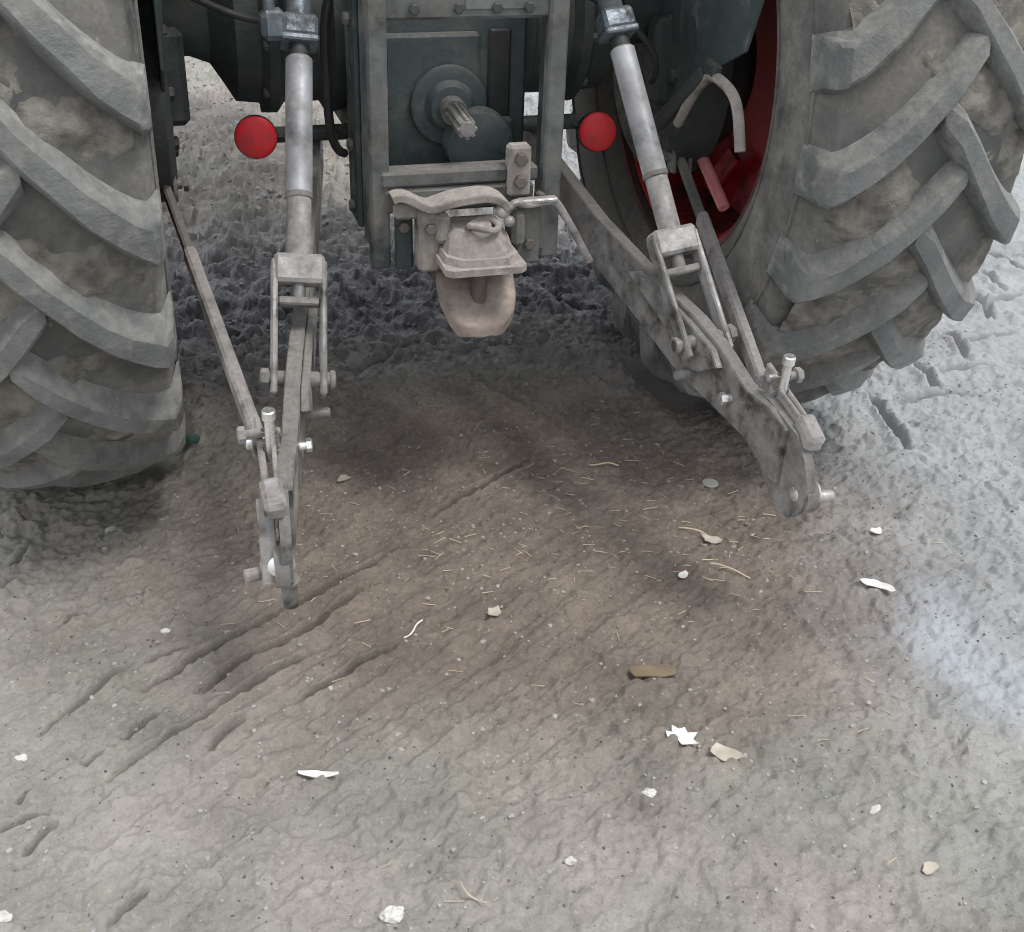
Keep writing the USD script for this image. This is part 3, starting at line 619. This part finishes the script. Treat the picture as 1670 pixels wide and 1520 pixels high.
# lower jaw: flared lip
nu, nv = 25, 14
lu = np.linspace(-1, 1, nu); lv = np.linspace(0, 1, nv)
LU, LV = np.meshgrid(lu, lv, indexing='ij')
wv = 0.076 * (1 - 0.34 * LV ** 4.0 - 0.04 * LV)
X = 0.007 + LU * wv + 0.003 * (meshkit.noise(np.stack([LU * 3, LV * 3, 0 * LU], -1), 3) - 0.5)
Y = -0.435 - 0.100 * LV + 0.016 * LV ** 3 * np.abs(LU) ** 3
Z = 0.500 - 0.078 * LV ** 1.1 + 0.010 * LU ** 2 * (1 - LV) + 0.004 * (meshkit.noise(np.stack([LU * 4, LV * 4, 0 * LU], -1), 8) - 0.5)
top = np.stack([X, Y, Z], -1).reshape(-1, 3); bot = top + np.array([0, 0.006, -0.020])
i, j = np.meshgrid(np.arange(nu - 1), np.arange(nv - 1), indexing='ij'); A = (i * nv + j).ravel()
ft = np.concatenate([np.stack([A, A + nv + 1, A + nv], -1), np.stack([A, A + 1, A + nv + 1], -1)])
N = nu * nv
edge = [(k, 0) for k in range(nu)] + [(nu - 1, k) for k in range(1, nv)] + [(k, nv - 1) for k in range(nu - 2, -1, -1)] + [(0, k) for k in range(nv - 2, 0, -1)]
ei = np.array([a_ * nv + b_ for a_, b_ in edge]); en = np.roll(ei, -1)
fe = np.concatenate([np.stack([ei, en, en + N], -1), np.stack([ei, en + N, ei + N], -1)])
lj = trimesh.Trimesh(np.concatenate([top, bot]), np.concatenate([ft, ft[:, ::-1] + N, fe]), process=False); lj.fix_normals()
obj('lower_jaw', lj, 'worn_jaw', H, smooth=50)
obj('jaw_throat', [box((0, -0.405, 0.512), (0.15, 0.07, 0.065), 0.01)], 'rust', H)
# trip lever: bent rod from the pin across to the right bar with a knob
def polyline(P, n=8):
    P = np.asarray(P, float); out = []
    for k in range(len(P) - 1):
        out.append(P[k] + (P[k + 1] - P[k]) * np.linspace(0, 1, n, endpoint=False)[:, None])
    q = np.concatenate(out + [P[-1:]])
    for _ in range(3): q[1:-1] = 0.5 * q[1:-1] + 0.25 * (q[:-2] + q[2:])
    return q
lv_ = polyline([(0.035, -0.47, 0.632), (0.055, -0.475, 0.630), (0.078, -0.47, 0.645), (0.105, -0.465, 0.637), (0.163, -0.455, 0.640), (0.198, -0.455, 0.585), (0.241, -0.455, 0.51)])
obj('trip_lever', [path_tube(lv_, 0.0075, 10), trimesh.creation.icosphere(2, 0.015).apply_translation((0.052, -0.478, 0.634)), trimesh.creation.icosphere(2, 0.011).apply_translation((0.062, -0.488, 0.615)), bar((0.085, -0.462, 0.643), (0.165, -0.458, 0.643), 0.02, 0.010, 0.003, up=(0, 0, 1))], 'rod_dusty', H)

# three-point linkage
def link_x(y):
    return 0.245 + (-0.1 - y) * 0.2165
for s in (-1, 1):
    L = xform('lower_link', T)
    poly = [(-0.02, 0.60), (-0.35, 0.466), (-0.52, 0.408), (-0.66, 0.358), (-0.77, 0.338), (-0.88, 0.318), (-0.95, 0.275), (-0.975, 0.275),
            (-0.978, 0.385), (-0.93, 0.405), (-0.865, 0.41), (-0.776, 0.458), (-0.70, 0.484), (-0.555, 0.512), (-0.357, 0.562), (-0.06, 0.672), (-0.02, 0.68)]
    def to3(v, s=s):
        return np.stack([s * (link_x(v[:, 0]) + v[:, 2]), v[:, 0], v[:, 1]], -1)
    m = plate(poly, 0.026, to3, 0.0015)
    if s < 0: m.invert()
    obj('link_bar', m, 'dusty_steel', L)
    # reinforcing strap on the inside face around the lift pin
    m = plate([(-0.50, 0.50), (-0.655, 0.43), (-0.70, 0.385), (-0.745, 0.392), (-0.80, 0.425), (-0.775, 0.452), (-0.70, 0.476), (-0.53, 0.512)], 0.014, lambda v, s=s: np.stack([s * (link_x(v[:, 0]) - 0.021 + v[:, 2]), v[:, 0], v[:, 1]], -1), 0.0015)
    if s < 0: m.invert()
    obj('strap', m, 'dusty_steel', L)
    # sliding end with the ball eye
    ec = (-1.018, 0.280)
    ring = circle_pts(ec, 0.037, 14)
    eye = trimesh.creation.extrude_polygon(Polygon(ring, [circle_pts(ec, 0.0235, 28)]), 0.022, engine='earcut')
    eye.apply_translation((0, 0, -0.002))
    v = np.asarray(eye.vertices); eye.vertices = np.stack([s * (0.443 + v[:, 2]), v[:, 0], v[:, 1]], -1)
    if s < 0: eye.invert()
    end = Polygon([(-0.86, 0.318), (-0.926, 0.262), (-0.982, 0.222), (-1.012, 0.226), (-1.045, 0.262), (-1.052, 0.310), (-1.034, 0.352), (-1.0, 0.388), (-0.90, 0.412), (-0.83, 0.40)])
    arm = trimesh.creation.extrude_polygon(end, 0.017, engine='earcut'); arm.apply_translation((0, 0, -0.0085))
    v = np.asarray(arm.vertices); arm.vertices = np.stack([s * (0.439 + v[:, 2] + (v[:, 0] + 1.0) * -0.10), v[:, 0], v[:, 1]], -1)
    if s < 0: arm.invert()
    obj('sliding_end', [eye, arm], 'dusty_steel', L)
    if s < 0: obj('keeper_strap', [bar((s * 0.466, -0.99, 0.385), (s * 0.470, -1.045, 0.262), 0.006, 0.026, 0.002, up=(1, 0, 0))], 'rod_dusty', L)
    ball = trimesh.creation.icosphere(3, 0.026); ball.apply_transform(np.array([[1.05, 0, 0, s * 0.456], [0, 1, 0, ec[0]], [0, 0, 1, ec[1]], [0, 0, 0, 1]]))
    obj('ball', [ball], 'bright_steel', L)
    obj('peg', [tube((s * 0.442, -1.02, 0.250), (s * 0.440, -1.022, 0.200), 0.013), tube((s * 0.442, -1.02, 0.252), (s * 0.442, -1.02, 0.244), 0.019)], 'dark_casting' if s > 0 else 'dusty_steel', L) if s < 0 else None
    obj('ball_stud', [tube((s * 0.46, ec[0], ec[1] - 0.01), (s * 0.508, ec[0] - 0.005, ec[1] - 0.012), 0.011)], 'rod_dusty', L)
    # latch lever on the outside, joined at its lower end
    latch = [bar((s * 0.456, -0.825, 0.428), (s * 0.462, -1.0, 0.385), 0.010, 0.03, 0.003), bar((s * 0.438, -0.90, 0.425), (s * 0.448, -1.0, 0.395), 0.007, 0.02, 0.002), bar((s * 0.455, -0.972, 0.402), (s * 0.453, -1.03, 0.378), 0.034, 0.034, 0.007)]
    obj('latch_lever', latch, 'rod_dusty', L)
    obj('latch_pin', [tube((s * 0.444, -0.905, 0.40), (s * 0.444, -0.915, 0.488), 0.008), tube((s * 0.444, -0.914, 0.478), (s * 0.444, -0.916, 0.496), 0.011)], 'bright_steel', L)
    obj('latch_spring', [path_tube(np.stack([s * 0.444 + 0.012 * np.cos(np.linspace(0, 31, 90)), np.full(90, -0.908), np.linspace(0.415, 0.462, 90)], -1), 0.0025, 6)], 'rust', L)
    obj('latch_bolt', [tube((s * 0.425, -0.885, 0.44), (s * 0.485, -0.885, 0.44), 0.007), hexnut((s * 0.48, -0.885, 0.44), (s, 0, 0), 0.014, 0.012)], 'rod_dusty', L)
    obj('link_bolt', [tube((s * (link_x(-0.825) - 0.03), -0.825, 0.375), (s * (link_x(-0.825) + 0.03), -0.825, 0.375), 0.008), hexnut((s * (link_x(-0.825) - 0.022), -0.825, 0.375), (-s, 0, 0), 0.012, 0.010)], 'bright_steel', L)
    obj('stop_pin', [tube((s * (link_x(-0.75) - 0.062), -0.725, 0.378), (s * (link_x(-0.75) + 0.0), -0.72, 0.381), 0.009)], 'dusty_steel', L)
    # stabiliser
    Sx = xform('stabiliser_bar', T)
    p0, p1 = np.array([s * 0.549, -0.158, 0.618]), np.array([s * 0.455, -0.822, 0.388])
    mid = p0 + 0.30 * (p1 - p0)
    obj('inner_rod', [bar(p0, mid + 0.06 * (p1 - p0), 0.016, 0.026, 0.004)], 'grey_frame', Sx)
    obj('outer_tube', [bar(mid, p1, 0.022, 0.036, 0.005), tube(p1 + (s * -0.012, 0, 0), p1 + (s * 0.012, 0, 0), 0.024)], 'rod_dusty', Sx)
    obj('stabiliser_pin', [tube(p1 + (-s * 0.05, 0, 0), p1 + (s * 0.022, 0, 0), 0.010)], 'bright_steel', Sx)
    # lift rod
    A = xform('lift_rod', T)
    top, head, pin = np.array([s * 0.302, -0.391, 0.899]), np.array([s * 0.347, -0.595, 0.604]), np.array([s * 0.374, -0.724, 0.448])
    ax = (head - top) / np.linalg.norm(head - top)
    col = top + ax * 0.245
    obj('upper_tube', [tube(top - ax * 0.004, col, 0.0235, n=36, ch=0.004)], 'rod_steel', A)
    obj('collar', [tube(col - ax * 0.008, col + ax * 0.004, 0.0242, n=36)], 'dusty_steel', A)
    obj('lower_tube', [tube(col, head + ax * 0.01, 0.0215, n=36)], 'rod_dusty', A)
    obj('seal', [tube(top - ax * 0.03, top, 0.018, n=24)], 'black_rubber', A)
    F = frame_of(ax, up=(1, 0, 0))
    # fork: head block, two straps, cross bar, pin
    vx = np.array([1.0, 0, 0]); vx -= ax * (vx @ ax); vx /= np.linalg.norm(vx); vy = np.cross(ax, vx)
    B = np.stack([vx, vy, ax], 1)
    hb = head + ax * 0.012
    obj('fork_head', [box(hb, (0.086, 0.048, 0.05), 0.006, B)], 'rod_dusty', A)
    obj('fork_bar', [box(head + ax * 0.068, (0.072, 0.03, 0.014), 0.003, B), tube(head + ax * 0.03, head + ax * 0.066, 0.012)], 'dusty_steel', A)
    dn = pin - head; dn = dn / np.linalg.norm(dn)
    for e in (-1, 1):
        st = head + vx * e * 0.0415 - ax * 0.002; en_ = pin + vx * e * 0.0415 + dn * 0.03
        obj('fork_strap', [bar(st, en_, 0.036, 0.011, 0.003, up=vx)], 'rod_dusty' if e * s > 0 else 'dusty_steel', A)
    obj('fork_pin', [tube(pin - vx * 0.062, pin + vx * 0.062, 0.013), hexnut(pin + vx * s * 0.05, vx * s, 0.017, 0.014), tube(pin - vx * s * 0.052, pin - vx * s * 0.062, 0.016)], 'dusty_steel', A)
    # adjuster above the tube
    ub = top - ax * 0.055
    ad = [box(ub, (0.062, 0.056, 0.04), 0.006, B), box(top - ax * 0.032, (0.066, 0.058, 0.012), 0.003, B), tube(ub, ub - ax * 0.16, 0.022)]
    if s < 0:
        ad += [box(ub + np.array([-0.045, -0.01, 0.012]), (0.045, 0.05, 0.05), 0.01), tube(ub + np.array([-0.05, -0.01, 0.012]), ub + np.array([-0.055, -0.01, 0.2]), 0.01)]
    obj('adjuster', ad, 'blue_steel', A)
    obj('adjuster_bolt', [hexnut(ub + vx * (-0.012) - vy * 0.028 * np.sign(vy[1]) * -1, (0, -1, 0.2), 0.009, 0.01)], 'bright_steel', A)
    obj('lift_arm', [bar((s * 0.17, 0.05, 1.13), (s * 0.287, -0.32, 1.10), 0.035, 0.08, 0.01)], 'dark_casting', T)

# bent pipe hanging inside the right wheel
bp = smooth_path([(0.49, -0.26, 0.72), (0.495, -0.32, 0.80), (0.50, -0.37, 0.838), (0.50, -0.44, 0.838), (0.50, -0.485, 0.822), (0.502, -0.51, 0.78), (0.503, -0.526, 0.735)], 40)
obj('bent_pipe', [path_tube(bp, 0.0105, 14)], 'hitch_casting', T)
obj('pipe_bracket', [bar((0.47, -0.20, 0.70), (0.495, -0.35, 0.845), 0.02, 0.03, 0.004), bar((0.505, -0.30, 0.86), (0.50, -0.40, 0.85), 0.02, 0.03, 0.004)], 'dark_casting', T)
# brake lines and hoses round the axle
for P, r in (([(-0.10, -0.2, 1.02), (-0.22, -0.24, 0.98), (-0.235, -0.25, 0.85), (-0.225, -0.22, 0.72), (-0.19, -0.15, 0.66)], 0.009),
             ([(0.2, -0.25, 1.0), (0.36, -0.2, 0.93), (0.44, -0.2, 0.86), (0.47, -0.15, 0.78)], 0.007),
             ([(-0.24, -0.2, 1.0), (-0.34, -0.2, 0.93), (-0.42, -0.18, 0.95), (-0.5, -0.1, 0.97)], 0.007)):
    obj('hose', path_tube(smooth_path(P, 30), r, 10), 'black_rubber', T)

# ------------------------------------------------------------------ litter on the ground
def gz(x, y):
    return float(ground_z(np.array([x]), np.array([y]))[0])

def flake(pts, t, curl, seed, rot=0.0):
    """a curled scrap: outline in metres, curl lifts the rim"""
    r = np.random.default_rng(seed)
    P = Polygon(pts).buffer(0)
    m = trimesh.creation.extrude_polygon(P, t, engine='earcut')
    for _ in range(2): m = m.subdivide()
    v = np.asarray(m.vertices).copy()
    d = np.hypot(v[:, 0], v[:, 1]); R0 = d.max()
    v[:, 2] += curl * (d / R0) ** 2 + curl * 0.7 * (meshkit.noise(v * 60 + seed, seed) - 0.4)
    m.vertices = v
    return m

def scrap(name, x, y, mesh, mat, label, cat, rot=0.0, group=None, lift=0.004, smooth=40):
    z = gz(x, y) + lift
    o = numbered(f'/World/{name}')
    g = usdkit.mesh(stage, o, mesh, f'/World/Looks/{mat}', smooth=smooth)
    g.AddTranslateOp().Set(Gf.Vec3d(x, y, z)); g.AddRotateZOp().Set(math.degrees(rot))
    data(g.GetPrim(), label, cat, group)

def blob_outline(r, n, seed, stretch=1.0, jag=0.3):
    q = np.random.default_rng(seed); t = np.linspace(0, 2 * np.pi, n, endpoint=False)
    rad = r * (1 + jag * q.uniform(-1, 1, n))
    return np.stack([rad * np.cos(t) * stretch, rad * np.sin(t)], 1)

leaf = [(-0.022, 0.012), (-0.016, 0.024), (-0.008, 0.018), (0.0, 0.028), (0.006, 0.018), (0.018, 0.016), (0.014, 0.004), (0.026, -0.006), (0.012, -0.012), (0.010, -0.028), (0.0, -0.018), (-0.012, -0.012), (-0.010, 0.0)]
scrap('leaf', 0.147, -1.268, flake(leaf, 0.0012, 0.006, 3), 'white_scrap', 'bright white dried lobed leaf lying on bare earth, largest pale leaf in the foreground', 'leaf', 0.3)
st = smooth_path([(-0.03, 0.02, 0), (-0.008, 0.016, 0), (0.010, 0.004, 0), (0.016, -0.022, 0)], 16)[:, :2]
nrm = np.gradient(st, axis=0); nrm = np.stack([-nrm[:, 1], nrm[:, 0]], 1); nrm /= np.linalg.norm(nrm, axis=1, keepdims=True)
wd = 0.009 * np.sqrt(np.clip(np.sin(np.linspace(0.25, 2.9, 16)), 0.05, 1))[:, None]
scrap('husk', 0.677, -0.987, flake(np.concatenate([st + nrm * wd, (st - nrm * wd)[::-1]]), 0.0015, 0.008, 4), 'white_scrap', 'white curved peel on the grey earth beside the painted pale sheen at right', 'peel')
scrap('husk', -0.434, -1.202, flake(np.array([(-0.032, 0.003), (-0.005, 0.009), (0.03, 0.002), (0.032, -0.003), (0.0, -0.007), (-0.03, -0.002)]), 0.0012, 0.005, 5), 'white_scrap', 'thin pale sliver of husk lying at the lower left of the bare earth', 'husk', -0.25)
scrap('leaf', 0.198, -1.327, flake(blob_outline(0.017, 11, 6, 1.5, 0.25), 0.0012, 0.005, 6), 'pale_husk', 'tan flat dry leaf just beside the bright white leaf', 'leaf', -0.6)
scrap('leaf', 0.439, -0.738, flake(blob_outline(0.013, 10, 7, 1.6, 0.3), 0.0012, 0.006, 7), 'pale_husk', 'small buff dry leaf on the brown straw-strewn earth near the right link end', 'leaf', -0.9)
scrap('husk', 0.787, -0.799, flake(blob_outline(0.012, 9, 8, 1.0, 0.3), 0.0015, 0.004, 8), 'white_scrap', 'small white scrap on grey earth right of the right link end', 'scrap')
scrap('husk', 0.328, -0.849, flake(blob_outline(0.008, 8, 9, 1.4, 0.3), 0.0015, 0.003, 9), 'white_scrap', 'tiny white fleck in the middle of the brown straw patch', 'scrap', 0.8)
scrap('husk', -0.063, -0.882, flake(blob_outline(0.012, 9, 10, 1.2, 0.3), 0.0015, 0.004, 10), 'pale_husk', 'dull pale scrap lying on the earth at the centre of the view', 'scrap', 0.8)
scrap('husk', -0.251, -0.347, flake(blob_outline(0.012, 9, 11, 1.3, 0.3), 0.0015, 0.004, 11), 'pale_husk', 'small pale scrap right of the left link end on brown earth', 'scrap', 0.4)
scrap('husk', 0.395, -1.60, flake(blob_outline(0.010, 9, 21, 1.3, 0.3), 0.0015, 0.003, 21), 'pale_husk', 'small pale fleck at the bottom right edge of the view', 'scrap', 0.4)
disc = lathe([(0, 0.0001), (0, 0.016), (0.002, 0.018), (0.004, 0.017), (0.0035, 0.0001)], (0, 0, 0), (0, 0, 1), 28)
scrap('pale_disc', 0.528, -0.537, disc, 'pebble_grey', 'flat round pale disc lying left of the right link end', 'disc', lift=0.003)
def pebble(r, seed, st=(1.2, 0.95, 0.7)):
    m = trimesh.creation.icosphere(3, r)
    v = np.asarray(m.vertices); v = v * (0.5 + 1.0 * meshkit.fbm(v / r * 1.7 + seed * 3.1, 4, seed))[:, None] * st
    m.vertices = v
    return m
for x, y, r, mat, lab in ((0.049, -1.364, 0.010, 'pale_stone', 'cream stone in the foreground left of the bright white leaf'),
                          (0.386, -1.471, 0.010, 'pale_stone', 'white stone at the lower right below the painted pale sheen'),
                          (-0.376, -1.487, 0.014, 'pale_stone', 'broad pale stone at the bottom edge left of centre'),
                          (-0.114, -1.469, 0.007, 'pale_stone', 'small white stone near the bottom edge at centre'),
                          (-0.873, -1.047, 0.010, 'pale_stone', 'pale stone at the left edge beside the scratch marks'),
                          (-0.643, -0.778, 0.007, 'pale_stone', 'small pale stone left of the long dark furrow'),
                          (-0.882, -1.363, 0.010, 'pale_stone', 'pale stone in the bottom left corner'),
                          (-0.73, -0.42, 0.011, 'pebble_grey', 'grey stone on the earth behind the left tyre')):
    scrap('stone', x, y, pebble(r, int(abs(x) * 1000) % 97), mat, lab, 'stone', lift=-r * 0.05)
scrap('bark_flake', 0.165, -1.098, flake([(-0.042, 0.002), (-0.036, 0.012), (-0.012, 0.016), (0.010, 0.013), (0.03, 0.016), (0.042, 0.004), (0.038, -0.010), (0.012, -0.015), (-0.014, -0.012), (-0.034, -0.014)], 0.003, 0.002, 31), 'brown_wood', 'flat olive brown flake of bark lying above the bright white leaf', 'bark', -0.22, lift=0.002)
cap = lathe([(0, 0.0001), (0, 0.015), (0.004, 0.0165), (0.010, 0.015), (0.012, 0.011), (0.012, 0.0001)], (0, 0, 0), (0, 0, 1), 24)
scrap('green_scrap', -0.551, -0.13, cap, 'green_plastic', 'dull green round scrap on dark earth beside the left tyre', 'scrap', lift=0.006)
def stalk(L, r, seed, bend=0.1):
    q = np.random.default_rng(seed)
    t = np.linspace(-0.5, 0.5, 10)
    return path_tube(np.stack([t * L, bend * L * (t ** 2 * 4 - 0.5) * q.uniform(-1, 1) + 0.02 * L * np.sin(t * 9), 0.004 + 0.004 * np.sin(t * 5 + seed)], -1), r, 6)
for k, (x, y, L, rot, mat, lab) in enumerate(((-0.214, -0.885, 0.055, 0.75, 'white_scrap', 'short white straw lying across the earth at centre left'),
                                              (0.325, -0.413, 0.065, -0.3, 'straw', 'yellowish straw below the drawbar on dark brown earth'),
                                              (0.42, -0.706, 0.075, -0.75, 'straw', 'long pale straw pointing at the small buff leaf'),
                                              (0.425, -0.857, 0.08, -0.75, 'straw', 'pale straw below the small buff leaf'),
                                              (-0.265, -1.49, 0.05, -0.95, 'pale_husk', 'pale twig near the bottom edge at centre left'))):
    scrap('straw', x, y, stalk(L, 0.0016, k), mat, lab, 'straw', rot, lift=0.004)

# uncountable straw bits and crumbs
bits = []
for k in range(190):
    x, y = rng.normal(0.22, 0.30), rng.normal(-0.66, 0.24)
    if k % 5 == 0: x, y = rng.uniform(-0.8, 0.9), rng.uniform(-1.6, -0.2)
    L = rng.uniform(0.008, 0.035); a_ = rng.normal(-0.3, 0.7)
    d = np.array([math.cos(a_), math.sin(a_), 0]) * L / 2
    z = gz(x, y) + 0.0022
    bits.append(tube(np.array([x, y, z]) - d, np.array([x, y, z + rng.uniform(0, 0.003)]) + d, rng.uniform(0.0005, 0.0009), n=4, ch=0.0002))
sp0 = obj('straw_litter', bits, 'straw', smooth=False)
data(prim(sp0), 'fine chopped straw scattered over the brown earth', 'straw', kind='stuff')

def scatter(name, mat, n, draw, rlo, rhi, label, cat, seed):
    q = np.random.default_rng(seed)
    x, y = draw(q, n)
    keep = ~((np.abs(np.abs(x) - WHEEL_X) < 0.24) & (np.abs(y) < 0.26))
    x, y = x[keep], y[keep]
    z = ground_z(x, y); n = len(x)
    sc = np.exp(q.uniform(np.log(rlo), np.log(rhi), n))
    parent = f'/World/{name}'
    pi = UsdGeom.PointInstancer.Define(stage, parent)
    protos = []
    for k in range(5):
        m = trimesh.creation.icosphere(1, 1.0)
        v = np.asarray(m.vertices); v = v * (0.4 + 1.2 * meshkit.noise(v * 1.4 + 7.7 * k, k + seed))[:, None] * (1.15, 0.95, 0.7); m.vertices = v
        usdkit.mesh(stage, f'{parent}/crumb_{k:03d}', m, f'/World/Looks/{mat}', smooth=False)
        protos.append(Sdf.Path(f'{parent}/crumb_{k:03d}'))
    pi.CreatePrototypesRel().SetTargets(protos)
    pi.CreateProtoIndicesAttr(Vt.IntArray.FromNumpy(q.integers(0, 5, n).astype(np.int32)))
    pi.CreatePositionsAttr(Vt.Vec3fArray.FromNumpy(np.stack([x, y, z - sc * 0.1], -1).astype(np.float32)))
    pi.CreateScalesAttr(Vt.Vec3fArray.FromNumpy(np.repeat(sc[:, None], 3, 1).astype(np.float32)))
    an = q.uniform(0, np.pi, n)
    pi.CreateOrientationsAttr(Vt.QuathArray([Gf.Quath(float(np.cos(a_)), 0, 0, float(np.sin(a_))) for a_ in an]))
    data(pi.GetPrim(), label, cat, kind='stuff')
scatter('earth_crumbs', 'pebble_grey', 2200, lambda q, n: (q.uniform(-1.1, 1.6, n), q.uniform(-1.75, 0.4, n)), 0.0012, 0.0048, 'small crumbs of grey earth strewn over the open ground', 'crumbs', 3)
scatter('brown_crumbs', 'pebble_brown', 1200, lambda q, n: (q.normal(0.05, 0.4, n), q.normal(-0.5, 0.3, n)), 0.001, 0.0042, 'small brown crumbs on the brown patch behind the tractor', 'crumbs', 4)
scatter('pale_grit', 'pebble_pale', 1800, lambda q, n: (q.uniform(-1.1, 1.5, n), q.uniform(-1.75, 0.3, n)), 0.0007, 0.0024, 'pale sandy grit over the open ground', 'grit', 13)
scatter('dark_grit', 'pebble_dark', 3200, lambda q, n: (q.uniform(-1.1, 1.5, n), q.uniform(-1.75, 0.3, n)), 0.0007, 0.0028, 'dark specks of damp earth over the open ground', 'grit', 14)
scatter('gravel', 'pebble_grey', 3800, lambda q, n: (q.uniform(-0.7, 1.5, n), q.uniform(0.2, 3.8, n)), 0.003, 0.011, 'rough gravel and clods on the ground under the tractor', 'gravel', 5)
